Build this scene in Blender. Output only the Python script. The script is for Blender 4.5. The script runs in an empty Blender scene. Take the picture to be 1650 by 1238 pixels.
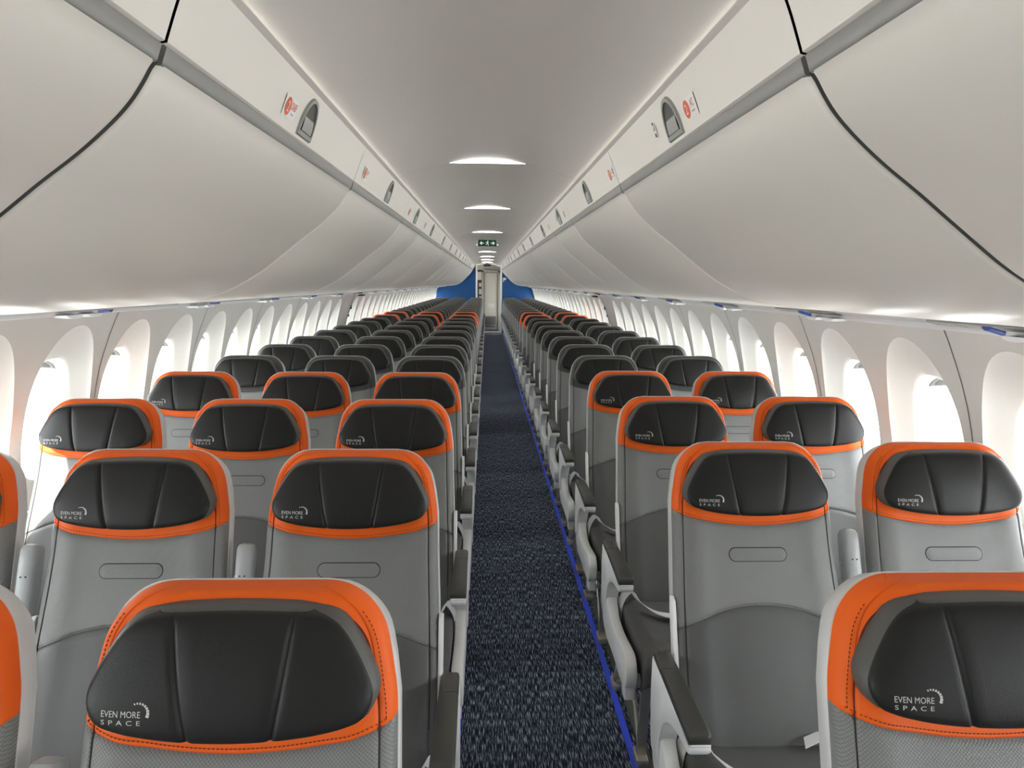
import bpy, bmesh, math, random
from mathutils import Vector, Matrix, Euler
random.seed(7)
PI = math.pi
scene = bpy.context.scene
COL = scene.collection

# ------------------------------------------------------------------ helpers
def clamp(a, lo, hi): return max(lo, min(hi, a))
def smooth(t): t = clamp(t, 0, 1); return t*t*(3-2*t)
def lerp_tab(tab, z):
    if z <= tab[0][0]: return tab[0][1]
    for (a, b), (c, d) in zip(tab, tab[1:]):
        if z <= c: return b + (d-b)*(z-a)/(c-a)
    return tab[-1][1]
def catmull(pts, n=6):
    P = [pts[0]] + list(pts) + [pts[-1]]
    out = []
    for i in range(1, len(P)-2):
        p0, p1, p2, p3 = P[i-1], P[i], P[i+1], P[i+2]
        for k in range(n):
            t = k/n
            out.append(tuple(0.5*((2*b)+(c-a)*t+(2*a-5*b+4*c-d)*t*t+(-a+3*b-3*c+d)*t**3)
                             for a, b, c, d in zip(p0, p1, p2, p3)))
    out.append(tuple(pts[-1]))
    return out
def curve_tab(pts, n=8):
    return catmull(pts, n)

def mesh(name, verts, faces, mats, fm=None, sm=True, angle=35, weld=False):
    me = bpy.data.meshes.new(name)
    me.from_pydata([tuple(v) for v in verts], [], faces)
    if not isinstance(mats, (list, tuple)): mats = [mats]
    for m in mats: me.materials.append(m)
    if fm:
        for p, i in zip(me.polygons, fm): p.material_index = i
    bm = bmesh.new(); bm.from_mesh(me)
    if weld: bmesh.ops.remove_doubles(bm, verts=bm.verts, dist=1e-5)
    bmesh.ops.recalc_face_normals(bm, faces=bm.faces)
    bm.to_mesh(me); bm.free()
    if sm:
        for p in me.polygons: p.use_smooth = True
        me.set_sharp_from_angle(angle=math.radians(angle))
    me.update()
    return me

def link(name, me, parent=None):
    o = bpy.data.objects.new(name, me)
    COL.objects.link(o)
    if parent: o.parent = parent
    return o
def tag(o, label=None, cat=None, group=None, kind=None):
    if label: o['label'] = label
    if cat: o['category'] = cat
    if group: o['group'] = group
    if kind: o['kind'] = kind
    return o
def empty(name, loc=(0, 0, 0)):
    o = bpy.data.objects.new(name, None); COL.objects.link(o)
    o.location = loc; o.empty_display_size = .1
    return o

class MB:
    """collects simple solids into one mesh"""
    def __init__(s): s.v = []; s.f = []; s.m = []
    def add(s, verts, faces, mi=0):
        b = len(s.v); s.v += [tuple(v) for v in verts]
        s.f += [tuple(i+b for i in f) for f in faces]; s.m += [mi]*len(faces)
        return s
    def box(s, x0, x1, y0, y1, z0, z1, mi=0, bev=0.0):
        bm = bmesh.new()
        bmesh.ops.create_cube(bm, size=1)
        for v in bm.verts:
            v.co = Vector(((x0+x1)/2+v.co.x*(x1-x0), (y0+y1)/2+v.co.y*(y1-y0), (z0+z1)/2+v.co.z*(z1-z0)))
        if bev: bmesh.ops.bevel(bm, geom=list(bm.edges), offset=bev, segments=3, affect='EDGES', profile=.5)
        return s._bm(bm, mi)
    def _bm(s, bm, mi=0):
        bm.verts.index_update()
        s.add([v.co.copy() for v in bm.verts], [[v.index for v in f.verts] for f in bm.faces], mi)
        bm.free(); return s
    def poly(s, pts, x0, x1, mi=0, bev=0.0, axis='x'):
        """extrude the closed outline pts (a,b) between x0 and x1 along axis"""
        bm = bmesh.new()
        def P(a, b, c): return Vector((c, a, b)) if axis == 'x' else (Vector((a, c, b)) if axis == 'y' else Vector((a, b, c)))
        A = [bm.verts.new(P(a, b, x0)) for a, b in pts]
        B = [bm.verts.new(P(a, b, x1)) for a, b in pts]
        bm.faces.new(A); bm.faces.new(B[::-1])
        n = len(pts)
        for i in range(n): bm.faces.new((A[i], B[i], B[(i+1) % n], A[(i+1) % n]))
        bmesh.ops.recalc_face_normals(bm, faces=bm.faces)
        if bev:
            ed = [e for e in bm.edges if abs((e.verts[0].co-e.verts[1].co).dot(P(0, 0, 1))) < 1e-6]
            bmesh.ops.bevel(bm, geom=ed, offset=bev, segments=2, affect='EDGES', profile=.5)
        return s._bm(bm, mi)
    def tube(s, p, q, r, r2=None, n=14, mi=0, cap=True):
        p = Vector(p); q = Vector(q); d = (q-p).normalized()
        a = d.orthogonal().normalized(); b = d.cross(a)
        r2 = r if r2 is None else r2
        V = []
        for c, rr in ((p, r), (q, r2)):
            for i in range(n):
                t = 2*PI*i/n; V.append(c+a*math.cos(t)*rr+b*math.sin(t)*rr)
        F = [(i, (i+1) % n, n+(i+1) % n, n+i) for i in range(n)]
        if cap: F += [tuple(range(n))[::-1], tuple(range(n, 2*n))]
        return s.add(V, F, mi)
    def bar(s, p, q, w, h, mi=0):
        p = Vector(p); q = Vector(q); d = (q-p).normalized()
        a = Vector((1, 0, 0)); a = (a-d*a.dot(d)).normalized(); b = d.cross(a)
        V = [c+a*sx*w/2+b*sy*h/2 for c in (p, q) for sx, sy in ((-1, -1), (1, -1), (1, 1), (-1, 1))]
        return s.add(V, [(0, 1, 5, 4), (1, 2, 6, 5), (2, 3, 7, 6), (3, 0, 4, 7), (3, 2, 1, 0), (4, 5, 6, 7)], mi)
    def ribbon(s, path, side, w, th=.003, mi=0, n=8):
        P = [Vector(p) for p in catmull(path, n)]; S = [Vector(p) for p in catmull(side, n)]
        V = []
        for i, (p, sd) in enumerate(zip(P, S)):
            sd = sd.normalized()
            t = (P[min(i+1, len(P)-1)]-P[max(i-1, 0)]).normalized()
            nr = t.cross(sd).normalized()
            V += [p-sd*w/2, p+sd*w/2, p+sd*w/2+nr*th, p-sd*w/2+nr*th]
        F = []
        for i in range(len(P)-1):
            a = i*4; b = a+4
            F += [(a+j, a+(j+1) % 4, b+(j+1) % 4, b+j) for j in range(4)]
        F += [(3, 2, 1, 0), tuple(len(P)*4-4+j for j in range(4))]
        return s.add(V, F, mi)
    def me(s, name, mats, sm=True, angle=35):
        return mesh(name, s.v, s.f, mats, s.m, sm, angle)

# ------------------------------------------------------------------ materials
def mat(name, col, rough=.5, metal=0., spec=.5, emit=None, estr=0., coat=0.):
    m = bpy.data.materials.new(name); m.use_nodes = True
    b = m.node_tree.nodes['Principled BSDF']
    b.inputs['Base Color'].default_value = (*col, 1)
    b.inputs['Roughness'].default_value = rough
    b.inputs['Metallic'].default_value = metal
    b.inputs['Specular IOR Level'].default_value = spec
    b.inputs['Coat Weight'].default_value = coat
    if emit: b.inputs['Emission Color'].default_value = (*emit, 1); b.inputs['Emission Strength'].default_value = estr
    return m
def N(m, t, **kw):
    n = m.node_tree.nodes.new(t)
    for k, v in kw.items(): setattr(n, k, v)
    return n
def L(m, a, ao, b, bi): m.node_tree.links.new(a.outputs[ao], b.inputs[bi])
def noise_bump(m, scale, strength, dist=.001, detail=3, stretch=None, colvar=0):
    b = m.node_tree.nodes['Principled BSDF']
    tc = N(m, 'ShaderNodeTexCoord'); mp = N(m, 'ShaderNodeMapping')
    if stretch: mp.inputs['Scale'].default_value = stretch
    L(m, tc, 'Object', mp, 'Vector')
    nz = N(m, 'ShaderNodeTexNoise'); nz.inputs['Scale'].default_value = scale; nz.inputs['Detail'].default_value = detail
    L(m, mp, 'Vector', nz, 'Vector')
    bp = N(m, 'ShaderNodeBump'); bp.inputs['Strength'].default_value = strength; bp.inputs['Distance'].default_value = dist
    L(m, nz, 'Fac', bp, 'Height'); L(m, bp, 'Normal', b, 'Normal')
    if colvar:
        n2 = N(m, 'ShaderNodeTexNoise'); n2.inputs['Scale'].default_value = 6
        L(m, tc, 'Object', n2, 'Vector')
        c = tuple(b.inputs['Base Color'].default_value)
        mx = N(m, 'ShaderNodeMixRGB'); mx.inputs[1].default_value = c
        mx.inputs[2].default_value = (c[0]*(1-colvar), c[1]*(1-colvar), c[2]*(1-colvar), 1)
        L(m, n2, 'Fac', mx, 'Fac'); L(m, mx, 'Color', b, 'Base Color')
    return m
def perforated(m, pitch=.0055, strength=.5):
    b = m.node_tree.nodes['Principled BSDF']
    c = tuple(b.inputs['Base Color'].default_value)
    tc = N(m, 'ShaderNodeTexCoord'); sp = N(m, 'ShaderNodeSeparateXYZ'); L(m, tc, 'Object', sp, 'Vector')
    def wave(sgn):
        a = N(m, 'ShaderNodeMath', operation='MULTIPLY'); a.inputs[1].default_value = sgn
        L(m, sp, 'Z', a, 0)
        s = N(m, 'ShaderNodeMath', operation='ADD'); L(m, sp, 'X', s, 0); L(m, a, 0, s, 1)
        k = N(m, 'ShaderNodeMath', operation='MULTIPLY'); k.inputs[1].default_value = PI/pitch; L(m, s, 0, k, 0)
        q = N(m, 'ShaderNodeMath', operation='SINE'); L(m, k, 0, q, 0)
        r = N(m, 'ShaderNodeMath', operation='ABSOLUTE'); L(m, q, 0, r, 0)
        return r
    w1, w2 = wave(1.), wave(-1.)
    mn = N(m, 'ShaderNodeMath', operation='MULTIPLY'); L(m, w1, 0, mn, 0); L(m, w2, 0, mn, 1)
    bp = N(m, 'ShaderNodeBump'); bp.inputs['Strength'].default_value = strength; bp.inputs['Distance'].default_value = .0008
    L(m, mn, 0, bp, 'Height'); L(m, bp, 'Normal', b, 'Normal')
    rp = N(m, 'ShaderNodeValToRGB'); rp.color_ramp.elements[0].position = .02; rp.color_ramp.elements[1].position = .3
    rp.color_ramp.elements[0].color = (c[0]*.55, c[1]*.55, c[2]*.55, 1); rp.color_ramp.elements[1].color = c
    L(m, mn, 0, rp, 'Fac'); L(m, rp, 'Color', b, 'Base Color')
    return m

M = {}
M['black_leather'] = noise_bump(mat('black_leather', (.013, .013, .0125), .44, spec=.27), 420, .25)
M['gusset'] = noise_bump(mat('gusset_leather', (.085, .085, .08), .5), 420, .25)
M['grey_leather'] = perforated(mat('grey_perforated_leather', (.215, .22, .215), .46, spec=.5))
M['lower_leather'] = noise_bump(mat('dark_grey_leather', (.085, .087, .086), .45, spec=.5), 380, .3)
M['seat_leather'] = noise_bump(mat('seat_leather', (.085, .085, .082), .5, spec=.45), 380, .3)
M['band_leather'] = noise_bump(mat('charcoal_band_leather', (.06, .061, .06), .46), 380, .25)
M['orange'] = noise_bump(mat('orange_leather', (.86, .128, .007), .55, spec=.3), 380, .2)
M['thread'] = mat('dark_thread', (.02, .02, .02), .8)
M['orange_thread'] = mat('orange_thread', (.13, .016, .003), .8)
M['shell'] = mat('seat_shell_plastic', (.62, .62, .61), .4)
M['white_plastic'] = mat('white_plastic', (.84, .85, .85), .32)
M['grey_plastic'] = mat('grey_plastic', (.36, .375, .38), .4)
M['pad'] = noise_bump(mat('armrest_pad', (.045, .045, .040), .38), 500, .15)
M['metal'] = mat('brushed_metal', (.60, .58, .50), .35, metal=.8)
M['belt'] = noise_bump(mat('belt_webbing', (.62, .62, .62), .5), 900, .3)
M['buckle'] = mat('buckle_metal', (.6, .6, .6), .3, metal=.9)
M['logo'] = mat('embroidered_lettering', (.55, .55, .53), .7)
M['bin'] = noise_bump(mat('bin_plastic', (.75, .71, .635), .30, spec=.4), 260, .06)
M['panel'] = noise_bump(mat('upper_panel_plastic', (.78, .74, .67), .42, spec=.4), 260, .05)
M['ceiling'] = noise_bump(mat('ceiling_panel', (.70, .66, .60), .45, spec=.4), 200, .05)
M['wallp'] = noise_bump(mat('sidewall_plastic', (.78, .755, .70), .45, spec=.4), 200, .05)
M['reveal'] = mat('window_reveal', (.78, .77, .74), .4)
M['railm'] = mat('bin_rail_metal', (.27, .265, .245), .38, metal=.3)
M['psu'] = mat('service_rail', (.46, .45, .42), .4)
M['psu_grey'] = mat('service_rail_insert', (.34, .33, .31), .45)
M['seal'] = mat('seal', (.10, .10, .09), .7)
M['latch_frame'] = mat('latch_frame', (.27, .27, .25), .4)
M['latch_dark'] = mat('latch_dark', (.05, .05, .045), .5)
M['latch_paddle'] = mat('latch_paddle', (.30, .31, .29), .35)
M['sticker_orange'] = mat('sticker_orange', (.75, .12, .03), .5)
M['sticker_white'] = mat('sticker_white', (.80, .79, .76), .5)
M['sticker_black'] = mat('sticker_black', (.03, .03, .03), .5)
M['blue_tag'] = mat('blue_tag', (.02, .06, .32), .4)
M['blue_strip'] = mat('blue_floor_strip', (.045, .10, .80), .4)
M['partition'] = noise_bump(mat('blue_partition', (.003, .075, .25), .5), 60, .05)
M['cream'] = mat('cream_panel', (.40, .375, .325), .45)
M['cream_dark'] = mat('cream_frame', (.26, .245, .21), .45)
M['dark'] = mat('dark_galley', (.02, .019, .017), .5)
M['hull'] = mat('hull_liner', (.10, .10, .09), .8)
M['sign_green'] = mat('sign_green', (.003, .045, .028), .35, emit=(.003, .05, .03), estr=.2)
M['sign_white'] = mat('sign_white', (.8, .85, .8), .4, emit=(.8, .9, .85), estr=.35)
M['lens'] = mat('light_lens', (.9, .9, .88), .4, emit=(1, .97, .92), estr=6)
M['navy_mat'] = mat('navy_mat', (.008, .010, .035), .8)
M['threshold'] = mat('threshold_strip', (.5, .48, .40), .4)

# window pane: clear acrylic
m = bpy.data.materials.new('window_pane'); m.use_nodes = True
nt = m.node_tree; nt.nodes.clear()
out = nt.nodes.new('ShaderNodeOutputMaterial'); mix = nt.nodes.new('ShaderNodeMixShader')
tr = nt.nodes.new('ShaderNodeBsdfTransparent'); gl = nt.nodes.new('ShaderNodeBsdfGlossy'); gl.inputs['Roughness'].default_value = .05
mix.inputs[0].default_value = .06; nt.links.new(tr.outputs[0], mix.inputs[1]); nt.links.new(gl.outputs[0], mix.inputs[2])
nt.links.new(mix.outputs[0], out.inputs[0])
M['pane'] = m

# carpet: navy with pale flecks running along the aisle
m = mat('navy_flecked_carpet', (.012, .016, .03), .95, spec=.15)
b = m.node_tree.nodes['Principled BSDF']
tc = N(m, 'ShaderNodeTexCoord'); mp = N(m, 'ShaderNodeMapping'); mp.inputs['Scale'].default_value = (430, 20, 1)
L(m, tc, 'Object', mp, 'Vector')
nz = N(m, 'ShaderNodeTexNoise'); nz.inputs['Scale'].default_value = 1.; nz.inputs['Detail'].default_value = 2
L(m, mp, 'Vector', nz, 'Vector')
rp = N(m, 'ShaderNodeValToRGB')
e = rp.color_ramp.elements
e[0].position = .42; e[0].color = (.008, .011, .024, 1); e[1].position = .54; e[1].color = (.034, .044, .074, 1)
e2 = e.new(.65); e2.color = (.46, .51, .62, 1)
L(m, nz, 'Fac', rp, 'Fac')
n2 = N(m, 'ShaderNodeTexNoise'); n2.inputs['Scale'].default_value = 500; L(m, tc, 'Object', n2, 'Vector')
bp = N(m, 'ShaderNodeBump'); bp.inputs['Strength'].default_value = .6; bp.inputs['Distance'].default_value = .003
L(m, n2, 'Fac', bp, 'Height'); L(m, bp, 'Normal', b, 'Normal'); L(m, rp, 'Color', b, 'Base Color')
M['carpet'] = m

# ------------------------------------------------------------------ layout
CAM_Z = 1.59
RISE = .0055
def rise(z, y): return z + RISE*y*clamp((z-1.45)/.40, 0, 1)
Y0, Y1 = -3.2, 25.0             # cabin front / rear
LEFT, RIGHT = -1, 1
OFF = {LEFT: 0.0, RIGHT: -.155}  # right wall stands closer to the aisle
WTAB = curve_tab([(0, 1.62), (.25, 1.70), (.60, 1.735), (.90, 1.735), (1.10, 1.705), (1.27, 1.66), (1.455, 1.585), (1.50, 1.56)])
def W(z): return lerp_tab(WTAB, z)

# ------------------------------------------------------------------ seat meshes
TOP = 1.161
YF = curve_tab([(.40, -.290), (.50, -.255), (.60, -.210), (.70, -.166), (.80, -.122), (.90, -.082), (1.0, -.048), (1.08, -.022), (1.161, 0.0)])
WB = curve_tab([(.40, .225), (.60, .226), (.75, .222), (.90, .2155), (1.0, .213), (1.05, .206), (1.10, .195), (1.161, .176)])
def yf(z): return lerp_tab(YF, z)
def wb(z, r=.062, g=0.):
    w = lerp_tab(WB, z)+g; top = TOP+g
    s = (z-(top-.074))/.074
    if s > 0: w -= .070*(1-max(0, 1-min(1, s)**2.3)**(1/2.3))
    return w
USAMP = sorted(set([round(-1+2*i/22, 4) for i in range(23)] + [s*x for s in (-1, 1) for x in (.84, .87, .885, .895, .905, .92, .95, .97, .985)]))
def back_y(u, z, g=0.):
    y = yf(z)
    a = abs(u)
    y += .035*(1-math.sqrt(max(0, 1-a**10)))            # rolled side
    y += .010*math.cos(u*PI/2)*math.exp(-((z-.62)/.16)**2) * -1  # lumbar swell
    y += .006*math.exp(-((a-.72)/.12)**2) * -1           # side bolster
    s = clamp((z-(TOP-.018))/.018, 0, 1)
    y += .016*(1-math.sqrt(max(0, 1-s*s)))
    y += .0035*math.exp(-((a-.90)/.010)**2)              # border seam
    return y
def back_patch(name, zlo, zhi, material, nv, top=False, bottom=False):
    V = []; F = []
    us = USAMP; nu = len(us)
    ts = [(.5-.5*math.cos(PI*i/nv)) if not top else math.sin(PI/2*i/nv) for i in range(nv+1)]
    if not top: ts = [i/nv for i in range(nv+1)]; ts = [0, .012] + ts[1:-1] + [.988, 1]
    else: ts = sorted([0, .02] + ts[1:] + [.90, .908, .916, .924, .932, .94])
    for t in ts:
        for u in us:
            a, b = zlo(u), zhi(u)
            z = a+(b-a)*t
            y = back_y(u, z)
            d = min((z-a) if not bottom else 1, (b-z) if not top else 1)
            if d < .004: y += .0045*(1-d/.004)
            V.append((u*wb(z), y, z))
    nr = len(ts)
    for j in range(nr-1):
        for i in range(nu-1):
            k = j*nu+i; F.append((k, k+1, k+1+nu, k+nu))
    # skirts going back to the shell
    base = len(V)
    rim = [j*nu for j in range(nr)]
    if top: rim += [(nr-1)*nu+i for i in range(1, nu-1)]
    rim2 = [j*nu+nu-1 for j in range(nr)]
    seq = rim + rim2[::-1] if top else None
    def skirt(seq):
        base = len(V)
        for k in seq:
            x, y, z = V[k]; V.append((x, yf(z)+.0505, z))
        for i in range(len(seq)-1):
            F.append((seq[i], seq[i+1], base+i+1, base+i))
    if top: skirt(seq)
    else: skirt(rim); skirt(rim2)
    return mesh(name, V, F, material, angle=50)
band_lo = lambda u: .958+.032*u*u
seam_z = lambda u: .772-.062*u*u - .004
ME = {}
ME['head_band_o'] = back_patch('head_band', band_lo, lambda u: TOP, M['orange'], 26, top=True)
ME['head_band_g'] = back_patch('head_band', band_lo, lambda u: TOP, M['band_leather'], 26, top=True)
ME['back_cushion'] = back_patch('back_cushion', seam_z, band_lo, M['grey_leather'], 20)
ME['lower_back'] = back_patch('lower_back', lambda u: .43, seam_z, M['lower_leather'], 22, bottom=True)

def stitch_mesh(orange):
    mb = MB()
    def dash(p, q, mi):
        d = (q-p); l = d.length
        if l < 1e-6: return
        d /= l; n = Vector((-d.z, 0, d.x)); c = (p+q)/2; h = .0016; w = .00055
        V = [c-d*h-n*w, c+d*h-n*w, c+d*h+n*w, c-d*h+n*w]
        V = [v+Vector((0, -.0002, 0)) for v in V]; V += [v+Vector((0, -.0009, 0)) for v in V]
        mb.add(V, [(4, 5, 6, 7), (0, 1, 5, 4), (1, 2, 6, 5), (2, 3, 7, 6), (3, 0, 4, 7)], mi)
    def run(f, n, mi):
        P = [f(i/(2*n)) for i in range(2*n+1)]
        for i in range(n): dash(P[2*i], P[2*i+1], mi)
    def S(u, z, lift=.0): return Vector((u*wb(z), back_y(u, z)-lift, z))
    run(lambda t: S(-.96+1.92*t, band_lo(-.96+1.92*t)+.008), 70, 0)
    for sx in (-1, 1):
        run(lambda t: S(sx*.945, .995+.14*t), 24, 0)
        pass
    if not orange: mb = MB()
    if not orange: run(lambda t: S(-.96+1.92*t, seam_z(-.96+1.92*t)+.007), 70, 1)
    return mb.me('stitching', [M['orange_thread'], M['lower_leather']], sm=False)
ME['stitch'] = stitch_mesh(True); ME['stitch2'] = stitch_mesh(False)

def piping(zlo, top, m, sides_of=(-1, 1)):
    ins = .021; P = []
    zz = [zlo(.9)+(TOP-ins-zlo(.9))*i/40 for i in range(41)] if top else [zlo(.9)+(band_lo(.9)-zlo(.9))*i/50 for i in range(51)]
    out = [(wb(z), z) for z in zz]
    if top:
        out = [(wb(z), z) for z in [zlo(.9)+(TOP-zlo(.9))*math.sin(PI/2*i/60) for i in range(61)]]
        w0 = out[-1][0]; out += [(w0*(1-i/8), TOP) for i in range(1, 9)]
    q = []
    for i, (x, z) in enumerate(out):
        a = out[max(i-1, 0)]; b = out[min(i+1, len(out)-1)]
        tx, tz = b[0]-a[0], b[1]-a[1]; l = math.hypot(tx, tz) or 1
        if i == len(out)-1 and top: tx, tz, l = -1, 0, 1
        q.append((x-tz/l*ins, z+tx/l*ins))
    mb = MB()
    def P3(x, z):
        u = clamp(x/wb(z), -1, 1); return Vector((x, back_y(u, z)-.0004, z))
    sides = [[P3(x, z) for x, z in q]+[P3(-x, z) for x, z in q[::-1][1:]]] if top else [[P3(sx*x, z) for x, z in q] for sx in sides_of]
    for pts in sides:
        V = []; n = 6; r = .0014
        for i, p in enumerate(pts):
            d = (pts[min(i+1, len(pts)-1)]-pts[max(i-1, 0)]).normalized(); a = Vector((0, 1, 0)); a = (a-d*a.dot(d)).normalized(); b = d.cross(a)
            V += [p+a*math.cos(2*PI*k/n)*r+b*math.sin(2*PI*k/n)*r for k in range(n)]
        mb.add(V, [(i*n+k, i*n+(k+1) % n, (i+1)*n+(k+1) % n, (i+1)*n+k) for i in range(len(pts)-1) for k in range(n)])
    return mb.me('piping', m)
ME['pipe_o'] = piping(band_lo, True, M['orange_thread']); ME['pipe_g'] = piping(band_lo, True, M['thread'])
ME['pipe_side'] = [piping(lambda u: .55, False, M['thread'], (sx,)) for sx in (-1, 1)]

# shell behind the upholstery
def shell_mesh():
    g = -.001; V = []; F = []
    zs = [.34, .40, .5, .6, .7, .8, .9, 1.0, 1.05, 1.08, 1.096, 1.106, 1.116, 1.126, 1.134, 1.142, 1.148, 1.153, 1.157, TOP+g]
    us = [i/8 for i in range(-8, 9)]
    prof = ((.048, 0.), (.0505, .0030), (.084, .0030), (.098, -.004))
    loops = []
    for dy, ex in prof:
        loop = []
        dz = lambda z: (ex-.42*max(0, dy-.051))*smooth((z-1.05)/.1)
        left = [(-wb(z, g=g)-ex, yf(min(z, TOP))+dy, z+dz(z)) for z in zs]
        topw = wb(TOP+g, g=g)
        mid = [(topw*k/6, yf(TOP)+dy, TOP+g+dz(TOP)) for k in range(-5, 6)]
        right = [(-x, y, z) for x, y, z in left[::-1]]
        loops.append(left+mid+right)
    n = len(loops[0])
    for l in loops: V += l
    for r in range(len(loops)-1):
        for i in range(n-1): F.append((r*n+i, r*n+i+1, (r+1)*n+i+1, (r+1)*n+i))
    # back face: strips between left and right sides
    b = (len(loops)-1)*n; L_ = len(zs)
    for i in range(L_-1): F.append((b+i, b+i+1, b+n-2-i, b+n-1-i))
    F.append(tuple(b+k for k in range(L_-1, n-L_+1)))
    for i in range(L_-1): F.append((i, i+1, n-2-i, n-1-i))
    F.append(tuple(range(L_-1, n-L_+1)))
    F.append(tuple([r*n for r in range(len(loops))]+[r*n+n-1 for r in range(len(loops)-1, -1, -1)]))
    return mesh('back_shell', V, F, M['shell'], angle=50)
ME['shell'] = shell_mesh()

# stitched loop on the back cushion
def loop_mesh():
    mb = MB()
    def stadium(hw, hh, n=12):
        p = []
        for i in range(n+1):
            t = -PI/2+PI*i/n; p.append((hw-hh+math.cos(t)*hh, math.sin(t)*hh))
        for i in range(n+1):
            t = PI/2+PI*i/n; p.append((-(hw-hh)+math.cos(t)*hh, math.sin(t)*hh))
        return p
    zc = .888; rings = [(.0775, .0175, -.0002, 0), (.0755, .0155, -.0012, 1), (.0745, .0145, -.0012, 0), (.070, .010, -.0032, 0), (.060, .003, -.0036, 0)]
    pts = []
    for hw, hh, dy, mi in rings:
        pts.append([(x, back_y(x/.216, zc+z)+dy, zc+z) for x, z in stadium(hw, hh)])
    n = len(pts[0]); V = sum(pts, []); F = []; fm = []
    for r in range(len(rings)-1):
        for i in range(n):
            F.append((r*n+i, r*n+(i+1) % n, (r+1)*n+(i+1) % n, (r+1)*n+i)); fm.append(1 if r == 0 else 0)
    F.append(tuple((len(rings)-1)*n+i for i in range(n))); fm.append(0)
    return mesh('stitched_loop', V, F, [M['grey_leather'], M['thread']], fm, angle=60)
ME['loop'] = loop_mesh()

# headrest
HR = [(0.0, .150), (.06, .176), (.14, .187), (.25, .1925), (.35, .1915), (.5, .182), (.65, .170), (.8, .156), (.9, .143), (.95, .1315), (.98, .120), (1.0, .106)]
HRT = curve_tab(HR)
HB, HT = 1.002, 1.147
def hr_z(u, v):
    zb = HB - .010*(1-u*u) + .004*u*u; zt = HT + .004*(1-u*u)
    return zb+(zt-zb)*v
def hr_w(v): return lerp_tab(HRT, v)*.972
def hr_base(z): return yf(z)-.002
def hr_y(u, v, z):
    e = min(1, max(0, 1-abs(u)**7)); f = min(1, 4*v*(1-v)*2.2)
    D = .046
    y = hr_base(z) - D - .010*(1-u*u)*math.sin(PI*clamp(v, 0, 1))
    y += .014*(1-math.sqrt(e)) + .012*(1-math.sqrt(clamp(1-(2*v-1)**12, 0, 1)))
    xc = u*hr_w(v)
    for sx, xt, xb in ((-1, .078, .050), (1, .082, .056)):
        xs = sx*(xb+(xt-xb)*(v**.8))
        y += .0045*math.exp(-((xc-xs)/.0035)**2)*(.25+.75*smooth((1-v)/.06))
    return y
def headrest_mesh():
    vs = [0, .012, .03, .06, .1, .15, .2, .26, .33, .4, .48, .56, .64, .72, .79, .85, .9, .94, .97, .988, 1]
    n = 64
    V = []; F = []; fm = []
    for v in vs:
        w = hr_w(v)
        xs = []
        for sx, xt, xb in ((-1, .078, .050), (1, .082, .056)):
            c = sx*(xb+(xt-xb)*(v**.8)); xs += [c-.008, c-.004, c-.002, c, c+.002, c+.004, c+.008]
        L0, R0 = xs[0], xs[-1]
        row = [-w, -w*.99, -w*.97, -w*.94] + [(-w*.9)+(L0-.006+w*.9)*k/5 for k in range(6)] + xs[:7]
        row += [xs[6]+(xs[7]-xs[6])*k/7 for k in range(1, 7)] + xs[7:] + [xs[-1]+.006+(w*.9-xs[-1]-.006)*k/5 for k in range(6)] + [w*.94, w*.97, w*.99, w]
        for x in row:
            u = x/w; z = hr_z(u, v); V.append((x, hr_y(u, v, z), z))
    nu = len(row); nr = len(vs)
    for j in range(nr-1):
        for i in range(nu-1):
            k = j*nu+i; F.append((k, k+1, k+1+nu, k+nu)); fm.append(0)
    loop = [i for i in range(nu)] + [j*nu+nu-1 for j in range(1, nr)] + [(nr-1)*nu+i for i in range(nu-2, -1, -1)] + [j*nu for j in range(nr-2, 0, -1)]
    cx, cz = 0, (HB+HT)/2
    cur = loop
    # piping ridge then gusset back to the cover
    for sc, dy, mi in ((1.0, .0035, 1), (1.018, .007, 2), (1.03, .020, 2), (1.035, .036, 2), (1.0, .062, 2)):
        base = len(V)
        for k in loop:
            x, y, z = V[k]
            V.append((cx+(x-cx)*sc, y+dy, cz+(z-cz)*sc))
        n = len(loop)
        for i in range(n):
            F.append((cur[i], cur[(i+1) % n], base+(i+1) % n, base+i)); fm.append(mi)
        cur = list(range(base, base+n))
    return mesh('headrest', V, F, [M['black_leather'], M['thread'], M['gusset']], fm, angle=50)
ME['headrest'] = headrest_mesh()

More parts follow.
